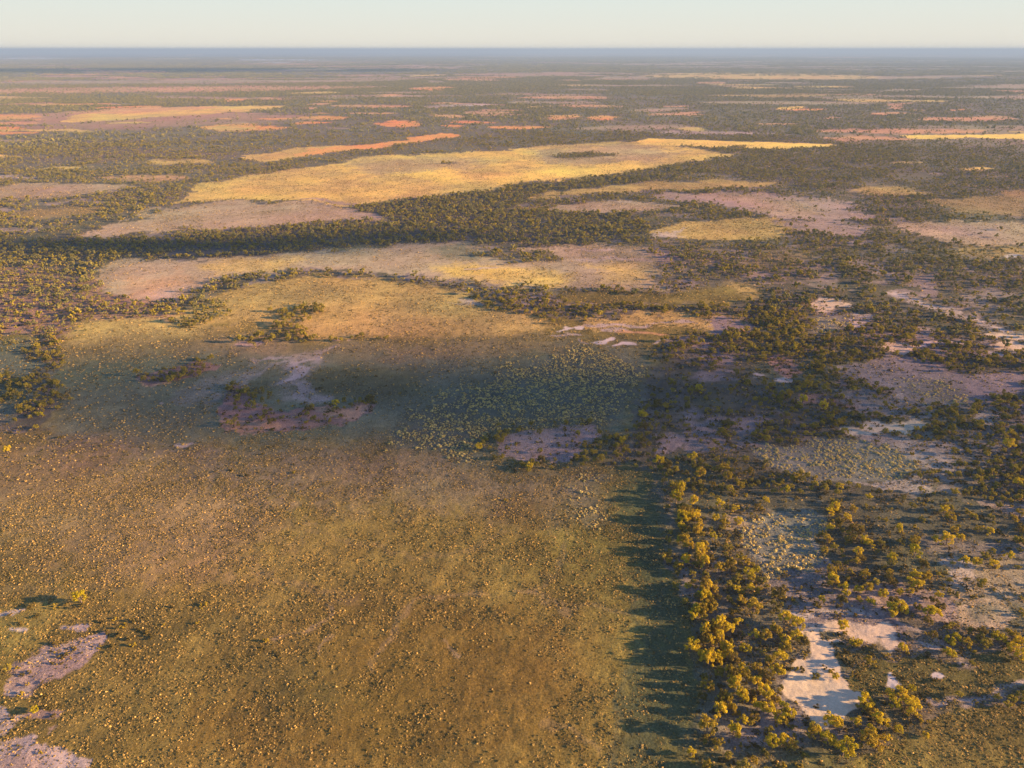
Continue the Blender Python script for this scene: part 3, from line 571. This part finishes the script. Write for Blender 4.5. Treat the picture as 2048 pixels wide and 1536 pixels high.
# conspicuous trees picked out in the photograph: crown centre (crop pixels of the lower right quarter), crown radius in metres
CR = """135,120,1.7 170,200,1.9 180,290,1.6 165,335,2.0 240,210,1.5 340,230,1.6 460,240,1.9 560,180,1.5 700,90,1.9 600,140,1.6 440,190,1.6 285,380,2.0 310,440,1.9 360,490,2.2 420,460,1.8 330,330,1.6 260,400,1.6 190,430,1.5
195,580,1.4 300,570,2.1 300,625,1.8 330,600,1.6 230,715,2.0 290,820,1.7 330,780,2.0 370,750,1.9 440,710,1.8 480,650,1.9 520,590,1.6 560,600,1.7 410,790,2.0 400,890,2.2 350,930,1.7 440,950,2.1 380,920,1.9 540,830,1.7 600,840,1.9 650,800,2.2 700,850,1.9 760,830,2.0 790,865,1.8 620,960,1.9 680,930,2.0 700,900,2.0 660,1000,2.2 600,1040,2.2 560,1080,1.9 500,1060,1.9 440,1040,1.9 520,1130,2.0 600,1120,2.2 640,1150,1.9 560,1190,1.9 620,1210,1.9 540,1250,1.7 480,1270,1.5 380,1170,1.7 670,1240,2.0 720,1230,1.9 690,1270,1.6 700,1210,1.8 480,1010,1.8 430,1080,1.8 560,1010,1.8
690,1370,1.8 730,1390,1.7 860,1310,1.9 840,1335,1.7 940,1270,2.2 975,1280,1.7 1065,1280,1.5 1100,1200,1.6 1150,1230,1.4 1200,1265,2.2 1265,1195,1.6 1370,1180,1.6 455,1350,1.0 540,1480,1.1 300,1505,1.4 1425,1350,1.0 1220,1370,1.2 1290,1330,1.2
930,290,1.7 920,350,1.7 905,400,1.6 940,500,2.1 955,540,2.1 1000,590,1.7 1010,625,1.5 930,570,1.5 1115,350,2.0 1140,375,1.6 1070,410,1.8 1090,440,1.7 1060,460,1.6 1020,230,1.8 1050,200,1.6 930,210,1.8 1130,130,1.6 980,70,1.6 1180,110,1.6 1110,530,1.9 1120,600,1.9 1080,605,1.7 1250,550,2.2 1235,520,1.6 1205,615,1.9 1370,530,2.0 1350,570,1.8 1410,480,2.1 1430,540,1.9 1390,580,1.8
1245,440,1.7 1260,660,2.0 1290,690,2.2 1315,705,1.8 1260,720,1.8 1240,690,1.6 1140,665,1.6 1085,655,1.4 1340,620,1.5 1380,690,1.5 1440,720,2.1 1480,710,2.2 1500,690,1.8 1490,640,1.5 1440,770,1.6 1470,660,1.5 1480,360,1.8 1570,300,1.7 1700,300,1.7 1750,320,1.6 1600,340,1.6 1880,250,1.6 1905,300,2.0 1910,220,1.7 1620,460,1.7 1690,460,1.8 1780,480,1.8 1850,440,1.7
870,685,1.5 890,660,1.3 1080,870,1.4 1140,975,1.8 1310,910,1.6 1460,850,1.4 1540,920,1.3 1880,820,1.8 1915,870,1.8 1590,850,1.6 1640,880,1.6 960,1045,1.2 350,640,1.5 1290,620,1.3"""
HAND = []
for s in CR.split():
    a, b, c = map(float, s.split(',')); HAND.append((1300 + a * .388, 940 + b * .388, c, None, None))
# trees that stand out by themselves: full-photo pixels, radius, leaf colour, label
HAND += [
 (156, 1183, 2.3, 'lime', 'bright yellow-green lone tree casting a long dark shadow, near the left edge'),
 (12, 893, 2.0, 'golden', 'golden rounded tree alone in the meadow against the left edge'),
 (65, 1410, 1.3, 'lime', 'small lime-yellow tree beside the pale salt patches in the lower left corner'),
 (77, 823, 1.7, 'lime', 'small green tree in the shaded meadow below the dark thicket at the left'),
 (1383, 1281, 2.3, 'golden', 'bright golden tree standing out in front of the dark shadow at the woodland edge'),
 (1493, 1288, 1.8, 'lime', 'vivid lime-green tree inside the belt left of the cream clay pan'),
 (1440, 1414, 2.1, 'golden', 'golden tree at the front left of the belt beside the dark shaded grass'),
 (1549, 1475, 1.9, 'lime', 'leftmost lime-green tree in the row below the cream clay pan'),
 (1661, 1463, 2.2, 'lime', 'lime-yellow broad tree below the cream clay pan, in the middle of its row'),
 (1692, 1484, 2.6, 'lime', 'largest lime-yellow tree, right end of the row below the cream clay pan'),
 (1738, 1390, 2.5, 'golden', 'broad golden tree on the right shore of the cream clay pan'),
 (1828, 1408, 2.2, 'golden', 'golden two-topped tree on the near side of the dark olive clearing'),
 (1825, 1372, 1.2, 'lime', 'small yellow tree inside the near edge of the dark olive clearing'),
 (1905, 1303, 1.7, 'lime', 'yellow-green tree by the pale track above the dark olive clearing'),
 (2002, 1266, 2.0, 'lime', 'yellow-green tree at the near right rim of the round tan pan'),
 (1688, 1243, 1.9, 'golden', 'golden tree on the small island in the pale soil above the cream clay pan'),
 (1711, 1278, 1.5, 'golden', 'lone golden tree on the olive tongue right of the narrow pan neck'),
]
# the close row of taller trees along the straight edge of the woodland, whose shadows reach over the meadow
EDGE = [at(*p) for p in [(1322,935),(1345,985),(1362,1060),(1375,1150),(1388,1240),(1410,1320),(1440,1400),(1462,1470)]]
n_hand = len(HAND); er = np.random.default_rng(77)
for (ax, ay), (bx, by) in zip(EDGE[:-1], EDGE[1:]):
    L_ = math.hypot(bx - ax, by - ay)
    for k in range(int(L_ / .8)):
        t = er.uniform(); px, py = ax + (bx - ax) * t + er.uniform(-.3, 4.2), ay + (by - ay) * t
        HAND.append((px, py, er.uniform(1.0, 1.5), None, 'xy'))
def ground_of(u, v, h):
    """base of a plant whose crown centre is seen at (u, v)"""
    a = (768 - v) / F; t = (H - h * .6) / (SP - a * CP); return (u - 1024) / F * t, (CP + a * SP) * t

NV = 8
near_protos = []
for i in range(NV):
    rg = np.random.default_rng(100 + i)
    hh = rg.uniform(1.55, 2.15)                      # height for crown radius 1
    (V, Fc), (tv, tf) = make_tree_meshes(100 + i, 1.0, hh, 1600, .135, int(rg.integers(17, 27)))
    near_protos.append((V, Fc, tv, tf, hh))

# one list of every tree out to 260 m ; the 300 that show largest become individuals
tx, ty = scatter(1 / 3.4, 40, 300, 0, 1.6)
trad = np.clip(rng.lognormal(-.24, .34, len(tx)), .4, 1.8)
hx, hy, hr, hc, hl = [], [], [], [], []
for u, v, r_, c_, l_ in HAND:
    if l_ == 'xy': x_, y_, l_ = u, v, None
    else: x_, y_ = ground_of(u, v, r_ * 1.8)
    hx.append(x_); hy.append(y_); hr.append(r_ * (.68 if v > 400 else .86)); hc.append(c_); hl.append(l_)
hx, hy, hr = np.array(hx), np.array(hy), np.array(hr)
keep = np.ones(len(tx), bool)
for i in range(len(hx)): keep &= np.hypot(tx - hx[i], ty - hy[i]) > (hr[i] + .9)
tx, ty, trad = tx[keep], ty[keep], trad[keep]
AX = np.concatenate([hx, tx]); AY = np.concatenate([hy, ty]); AR = np.concatenate([hr, trad])
U, Vv = to_uv(AX, AY); dist = np.sqrt(AX ** 2 + AY ** 2 + H * H)
inside = (U > 10) & (U < 2038) & (Vv < 1530)
show = np.where(inside, AR / dist, 0); show[:n_hand] += 1
order = np.argsort(-show); IND = order[:300]; REST = np.setdiff1d(np.arange(len(AX)), IND)
AZ = height(AX, AY)

def region(u, v):
    if u < 1000: return 'in the left grassland', 'left grassland trees'
    if v > 1440: return 'in the thicket below the cream pan', 'trees below the cream clay pan'
    if u < 1640 and v > 1330: return 'left of the cream pan', 'trees on the left shore of the cream clay pan'
    if u < 1660 and v > 1260: return 'left of the neck of the cream pan', 'trees beside the pan neck'
    if u < 1660 and v > 1180: return 'below the bare end of the tussock pan', 'trees below the tussock pan'
    if u < 1520 and v > 1080: return 'left of the tussock pan', 'trees on the left shore of the tussock pan'
    if u < 1520 and v > 990: return 'at the upper left of the tussock pan', 'trees upper left of the tussock pan'
    if v < 990 and u < 1560: return 'in the woods at the meadow corner', 'trees at the meadow corner'
    if v < 990: return 'below the far dotted pan', 'trees below the far dotted pan'
    if v < 1050 and u < 1700: return 'between the two tussock pans', 'trees between the tussock pans'
    if v < 1100 and u < 1800: return 'upper right of the tussock pan', 'trees upper right of the tussock pan'
    if v < 1210 and u < 1760: return 'right of the tussock pan', 'trees on the right shore of the tussock pan'
    if v < 1210 and u < 1880: return 'left of the whitish gravel patch', 'trees left of the gravel patch'
    if v < 1190: return 'beyond the round tan pan', 'trees beyond the round tan pan'
    if u > 1860 and v < 1310: return 'on the rim of the round tan pan', 'trees round the tan pan'
    if v < 1325: return 'on the sand left of the round pan', 'trees on the pink sand'
    return 'beside the dark olive clearing', 'trees round the olive clearing'
ORD = ['leftmost', 'second from left', 'third from left', 'fourth from left', 'fifth from left', 'sixth from left', 'seventh from left']
NUM = ['', '', 'two', 'three', 'four', 'five', 'six', 'seven']
def single_out(items):
    """items: [u, noun phrase, place, group]; look-alikes in one place are told apart from left to right while they are few"""
    by = {}
    for k, it in enumerate(items): by.setdefault((it[1], it[2]), []).append(k)
    res = [None] * len(items)
    for (noun, place), ks in by.items():
        ks.sort(key=lambda k: items[k][0]); n = len(ks)
        for q, k in enumerate(ks):
            if n == 1: res[k] = 'only %s %s' % (noun, place)
            elif n <= 7:
                o_ = 'rightmost' if q == n - 1 else ORD[q]
                res[k] = '%s of %s %ss %s' % (o_, NUM[n], noun, place)
            else: res[k] = '%s %s' % (noun, place)
    return res
CW = {'golden': 'golden', 'mustard': 'mustard', 'lime': 'yellow-green', 'olive': 'olive'}
crown_me, trunk_me = {}, {}
tree_info, auto = [], []
for q in IND:
    c_ = hc[q] if q < len(hx) and hc[q] else str(rng.choice(['golden', 'mustard', 'olive', 'lime'], p=[.46, .34, .15, .05]))
    l_ = hl[q] if q < len(hx) else None; grp = None
    if l_ is None:
        reg, grp = region(U[q], Vv[q]); s_ = 'small' if AR[q] < 1.1 else ('broad' if AR[q] > 1.45 else ('medium' if AR[q] < 1.25 else 'large'))
        auto.append([U[q], '%s %s tree' % (s_, CW[c_]), reg, grp]); l_ = len(auto) - 1
    tree_info.append([q, c_, l_, grp])
names_ = single_out(auto)
for t_ in tree_info:
    if isinstance(t_[2], int): t_[2] = names_[t_[2]]
for q, c_, l_, grp in tree_info:
    k = int(rng.integers(NV)); V, Fc, tv, tf, hh = near_protos[k]
    if (k, c_) not in crown_me: crown_me[(k, c_)] = quads_mesh('crown', V, Fc, LEAF[c_])
    if k not in trunk_me: trunk_me[k] = quads_mesh('trunk', tv, tf, M_BARK)
    e = bpy.data.objects.new('tree', None); C.objects.link(e); e.empty_display_size = .3
    e.location = (AX[q], AY[q], AZ[q]); e.rotation_euler = (0, 0, rng.uniform(0, 6.28)); s = AR[q]; e.scale = (s, s, s * (rng.uniform(1.5, 1.8) if n_hand <= q < len(hx) else rng.uniform(.88, 1.15)))
    tag(e, l_, 'tree', grp)
    for nm, me in (('crown', crown_me[(k, c_)]), ('trunk', trunk_me[k])):
        o = bpy.data.objects.new(nm, me); C.objects.link(o); o.parent = e

def join(parts):
    Vs, Fs, off = [], [], 0
    for V, Fc in parts: Vs.append(V); Fs.append(Fc + off); off += len(V)
    return np.concatenate(Vs), np.concatenate(Fs)
def two_mat(name, V, Fc, tv, tf, m1):
    A, B = join([(V, Fc), (tv, tf)]); me = quads_mesh(name, A, B, m1); me.materials.append(M_BARK)
    mi = np.zeros(len(B), np.int32); mi[len(Fc):] = 1; me.polygons.foreach_set('material_index', mi); return me
full = [two_mat('woodland_tree', *p[:4], M_WOODLEAF) for p in near_protos]
geo_scatter('woodland_trees', np.stack([AX, AY, AZ], 1)[REST], AR[REST], rng.integers(0, NV, len(REST)), full,
            'remaining golden and olive bushy trees of the near woodland', 'trees')

# middle distance: lighter trees
mid = []
for i in range(6):
    (V, Fc), (tv, tf) = make_tree_meshes(300 + i, 1.0, 1.5 + .12 * i, 240, .36, 9); mid.append(two_mat('mid_tree', V, Fc, tv, tf, M_FARLEAF if i % 2 else M_WOODLEAF))
mx_, my_ = scatter(1 / 5.2, 300, 1000, 0, 1.9); mr_ = np.clip(rng.lognormal(-.10, .32, len(mx_)), .45, 2.2)
geo_scatter('mid_distance_trees', np.stack([mx_, my_, height(mx_, my_)], 1), mr_, rng.integers(0, 6, len(mx_)), mid,
            'scattered trees of the middle distance woods between the tan meadows', 'trees')
far = []
for i in range(6):
    rg = np.random.default_rng(400 + i); p, n, cs = crown_points(rg, 1.0, 1.4 + .1 * i, 6, 46, .05); far.append(quads_mesh('far_tree', *leaf_quads(p, n, .75, rg), M_FARLEAF))
fx, fy = scatter(1 / 21., 1000, 3000, 0, 2.6, R(50)); fr = np.clip(rng.lognormal(.18, .35, len(fx)), .6, 2.8)
geo_scatter('far_trees', np.stack([fx, fy, height(fx, fy)], 1), fr, rng.integers(0, 6, len(fx)), far,
            'dense mass of far trees fading towards the horizon', 'far woodland')
clumps = []
for i in range(5):
    rg = np.random.default_rng(500 + i); parts = []
    for j in range(15):
        a = rg.uniform(0, 6.28); q = 14 * math.sqrt(rg.uniform(0, 1)); s = rg.uniform(1.3, 2.6)
        p, n, cs = crown_points(rg, s, s * 1.5, 3, 12, .05); V, Fc = leaf_quads(p + np.array([q * math.cos(a), q * math.sin(a), 0]), n, s * .9, rg); parts.append((V, Fc))
    clumps.append(quads_mesh('far_clump', *join(parts), M_FARLEAF))
gx, gy = scatter(1 / 700., 3000, 12000, 0, None, R(50))
geo_scatter('horizon_woods', np.stack([gx, gy, height(gx, gy)], 1), rng.uniform(.8, 1.3, len(gx)), rng.integers(0, 5, len(gx)), clumps,
            'bluish mass of woods along the horizon', 'far woodland')

# shrubs
def shrub_mesh(seed, leafs, size):
    rg = np.random.default_rng(seed); p, n, cs = crown_points(rg, 1.0, rg.uniform(.9, 1.3), 7, leafs, .08); return leaf_quads(p, n, size, rg)
sx, sy = scatter(1 / 1.6, 40, 330, 3, .85); sr = np.clip(rng.lognormal(-.85, .38, len(sx)), .18, 1.1)
hs = [(x, y) for x, y in [(205,1240),(228,1236),(246,1250),(262,1240),(275,1258),(238,1268),(258,1275),(290,1262),(215,1262),(130,1205),(110,1212),(145,1215),(100,1200),(165,1208),(60,1210),(72,1232),(40,1245),(85,1392),(40,1385),(95,1412),(105,1430),(300,1272),(225,1292),(265,1288),
    (1590,1338),(1600,1339),(1650,1337),(1662,1345),(1633,1412),(1690,1268),(1680,1270)]]
hsx, hsy = np.array([at(u, v) for u, v in hs]).T
sx = np.concatenate([hsx, sx]); sy = np.concatenate([hsy, sy]); sr = np.concatenate([rng.uniform(.6, .95, len(hsx)), sr])
sz = height(sx, sy); SU, SV = to_uv(sx, sy); ss = np.where((SU > 8) & (SU < 2040) & (SV < 1532), sr / np.sqrt(sx ** 2 + sy ** 2 + H * H), 0); ss[:len(hsx)] += 1
so_ = np.argsort(-ss); SI = so_[:300]; SRest = so_[300:]
near_shrubs = [quads_mesh('shrub', *shrub_mesh(600 + i, 420, .22), M_SHRUB) for i in range(6)]
gold_shrubs = [quads_mesh('shrub', *shrub_mesh(620 + i, 420, .22), LEAF['mustard']) for i in range(3)]
def sregion(u, v):
    if u < 110 and v > 1370: return 'beside the lowest left salt patches', 'shrubs by the lower left salt patches'
    if u < 180: return 'beside the upper left salt patches', 'shrubs by the upper left salt patches'
    if u < 320 and v < 1330: return 'right of the salt patches', 'shrubs of the small left thicket'
    if u < 1240: return 'in the open %s meadow' % ('left' if u < 600 else 'central' if u < 950 else 'right-hand'), 'shrubs of the open meadow'
    if u < 1480: return 'in the %s shaded edge' % ('nearest' if v > 1440 else 'near' if v > 1340 else 'middle' if v > 1220 else 'far' if v > 1100 else 'farthest'), 'shrubs in the shaded woodland edge'
    if u < 1720 and 1330 < v < 1430: return 'on or beside the cream pan', 'shrubs on the cream clay pan'
    if u < 1720 and 1240 < v < 1331: return ('beyond' if v < 1275 else 'beside') + ' the neck of the cream pan', 'shrubs by the pan neck'
    if v > 1420 and u < 1720: return 'below the cream pan', 'shrubs below the cream pan'
    if v > 1420: return 'in the bottom right corner tussocks', 'shrubs along the bottom right'
    if v > 1300: return 'in the dark olive clearing', 'shrubs of the olive clearing'
    if u < 1700:
        if v < 1030: return 'beyond the tussock pan', 'shrubs beyond the tussock pan'
        if u < 1490: return 'left of the tussock pan', 'shrubs left of the tussock pan'
        if v > 1190: return 'just below the tussock pan', 'shrubs below the tussock pan'
        return ('on the bare end of the tussock pan' if v > 1130 else 'along the upper tussock pan'), 'shrubs on the tussock pan'
    if u < 1880: return ('between the tussock and round pans' if v > 1190 else 'right of the tussock pan' if v > 1080 else 'upper right of the tussock pan'), 'shrubs between the pans'
    return ('beyond the round tan pan' if v < 1190 else 'below the round tan pan' if v > 1260 else 'beside the round tan pan'), 'shrubs round the tan pan'
sit = []
for q in SI:
    gold = rng.uniform() < .35
    o = bpy.data.objects.new('shrub', (gold_shrubs[int(rng.integers(3))] if gold else near_shrubs[int(rng.integers(6))])); C.objects.link(o)
    o.location = (sx[q], sy[q], sz[q] - .05); o.rotation_euler = (0, 0, rng.uniform(0, 6.28)); o.scale = (sr[q], sr[q], sr[q] * rng.uniform(.8, 1.1))
    reg, grp = sregion(SU[q], SV[q]); s_ = 'small' if sr[q] < .75 else ('medium' if sr[q] < .95 else 'broad')
    sit.append([SU[q], '%s %s shrub' % (s_, 'mustard' if gold else 'dark olive'), reg, grp, o])
for it, l_ in zip(sit, single_out([i_[:4] for i_ in sit])): tag(it[4], l_, 'shrub', it[3])
geo_scatter('shrubs', np.stack([sx, sy, sz], 1)[SRest], sr[SRest], rng.integers(0, 9, len(SRest)), near_shrubs + gold_shrubs,
            'low dark and yellowish shrubs spread under and between the trees', 'shrubs')

# grass tufts and spinifex hummocks
def tuft_mesh(seed, n, m, sz_=.55):
    rg = np.random.default_rng(seed); a = rg.uniform(0, 6.28, n); q = np.sqrt(rg.uniform(0, 1, n)) * .8
    c = np.stack([q * np.cos(a), q * np.sin(a), .75 * (1 - q * q) * rg.uniform(.4, 1.0, n)], 1)
    nn = np.stack([np.cos(a) * q, np.sin(a) * q, .45 * np.ones(n)], 1) + rg.normal(0, .35, (n, 3)); nn /= np.linalg.norm(nn, axis=1)[:, None]
    return quads_mesh('grass_tuft', *leaf_quads(c, nn, sz_, rg), m)
tufts = [tuft_mesh(700 + i, 12 + 4 * i, M_TUFT, .36 + .06 * i) for i in range(6)]
t1x, t1y = scatter(13.0, 45, 190, 1, None, R(51)); t1r = np.clip(rng.lognormal(-2.2, .42, len(t1x)), .05, .27)
t2x, t2y = scatter(1.6, 190, 900, 1, None, R(41)); t2r = np.clip(rng.lognormal(-1.75, .35, len(t2x)), .09, .4)
k_ = rng.uniform(0, 1, len(t2x)) < np.clip(1.25 - np.hypot(t2x, t2y) / 800, .18, 1); t2x, t2y, t2r = t2x[k_], t2y[k_], t2r[k_]; t2r *= 1 + np.clip(np.hypot(t2x, t2y) / 900, 0, 1) * .8
gxx = np.concatenate([t1x, t2x]); gyy = np.concatenate([t1y, t2y]); grr = np.concatenate([t1r, t2r])
geo_scatter('grass_tufts', np.stack([gxx, gyy, height(gxx, gyy) - .02], 1), grr, rng.integers(0, 6, len(gxx)), tufts, 'straw-coloured and dark tufts of dry grass covering the open meadow', 'grass')
hums = [tuft_mesh(720 + i, 40, M_HUM) for i in range(5)]
h1x, h1y = scatter(2.2, 45, 300, 2, .45, R(54)); h1r = np.clip(rng.lognormal(-1.4, .42, len(h1x)), .1, .65)
h2x, h2y = scatter(.22, 300, 800, 2, 1.3, R(46)); h2r = np.clip(rng.lognormal(-.75, .3, len(h2x)), .2, .9)
hxx = np.concatenate([h1x, h2x]); hyy = np.concatenate([h1y, h2y]); hrr = np.concatenate([h1r, h2r])
geo_scatter('spinifex_hummocks', np.stack([hxx, hyy, height(hxx, hyy) - .03], 1), hrr, rng.integers(0, 5, len(hxx)), hums, 'round yellowish grass hummocks dotting the grey-green pans and the shaded meadow', 'grass')
print('counts trees', len(AX), 'mid', len(mx_), 'far', len(fx), 'clumps', len(gx), 'shrubs', len(sx), 'tufts', len(gxx), 'hums', len(hxx))

# ------------------------------------------------------------------ small clouds out to the right, whose shadows lie on the plain
def cloud_material(thick_):
    m, t, N, L = mat('cloud_vapour')
    out = N.new('ShaderNodeOutputMaterial'); d = N.new('ShaderNodeBsdfDiffuse'); d.inputs[0].default_value = (.85, .85, .87, 1)
    tr = N.new('ShaderNodeBsdfTransparent'); mx = N.new('ShaderNodeMixShader'); mx.inputs[0].default_value = thick_
    L.new(tr.outputs[0], mx.inputs[1]); L.new(d.outputs[0], mx.inputs[2]); L.new(mx.outputs[0], out.inputs[0]); return m
M_CLOUDS = [cloud_material(a) for a in (.16, .36, .22)]
def ico(rad, cen, rg):
    import bmesh
    bm = bmesh.new(); bmesh.ops.create_icosphere(bm, subdivisions=3, radius=1.0)
    V = np.array([v.co[:] for v in bm.verts]); Fc = np.array([[v.index for v in f.verts] for f in bm.faces]); bm.free()
    k = 1 + .18 * np.sin(V[:, 0] * 5 + rg.uniform(0, 6)) * np.sin(V[:, 1] * 6 + rg.uniform(0, 6)) + .1 * np.sin(V[:, 2] * 11 + V[:, 0] * 9)
    return V * (np.array(rad) * k[:, None]) + np.array(cen), Fc
def cloud(spots, alt, label, seed):
    """spots: (u, v, radius across in m) of the shaded ground; the cloud floats up the sun's ray from there"""
    rg = np.random.default_rng(seed); Lr = alt / math.sin(SUN_EL); parts = []
    for u, v, r_ in spots:
        gx_, gy_ = at(u, v)
        for k in range(5 if seed == 2 else 3):
            s = r_ * rg.uniform(.6, 1.05); jx = rg.normal(0, r_ * .9); jy = rg.normal(0, r_ * .28)
            parts.append(ico((s * 1.1, s, s * .62), (gx_ + jx + sdir[0] * Lr, gy_ + jy + sdir[1] * Lr, alt + rg.normal(0, s * .12)), rg))
    o = bpy.data.objects.new('cloud', quads_mesh('cloud', *join(parts), M_CLOUDS[seed - 1])); C.objects.link(o)
    tag(o, label, 'cloud')
cloud([(250,790,26),(550,770,30),(850,780,32),(1100,790,32),(1350,790,30),(1480,790,20),(1400,870,16),(600,890,14),(950,900,14)], 950, 'low cloud far to the right that shades the green middle of the meadow', 1)
cloud([(60,490,15),(250,498,16),(450,494,17),(650,487,16),(850,470,14)], 620, 'low cloud far to the right that shades the dark wooded band beyond the meadow', 2)
cloud([(-100,140,380),(250,142,420),(560,140,300)], 1500, 'wide cloud that shades the dark violet strip of far woods at the left', 3)

# ------------------------------------------------------------------ haze: one even box of air
def haze():
    import bmesh
    bm = bmesh.new(); bmesh.ops.create_cube(bm, size=1.0)
    me = bpy.data.meshes.new('haze'); bm.to_mesh(me); bm.free()
    o = bpy.data.objects.new('haze', me); C.objects.link(o)
    top, bot = 112.0, -4.0; o.scale = (230000, 230000, top - bot); o.location = (0, 0, (top + bot) / 2)
    m, t, N, L = mat('haze_air'); out = N.new('ShaderNodeOutputMaterial'); pv = N.new('ShaderNodeVolumePrincipled')
    pv.inputs['Color'].default_value = (.29, .42, .60, 1); pv.inputs['Density'].default_value = 1.6e-4; pv.inputs['Anisotropy'].default_value = 0.0
    L.new(pv.outputs[0], out.inputs['Volume']); me.materials.append(m); o['kind'] = 'stuff'
    o['label'] = 'thin bluish haze over the whole plain'; o['category'] = 'haze'
haze()
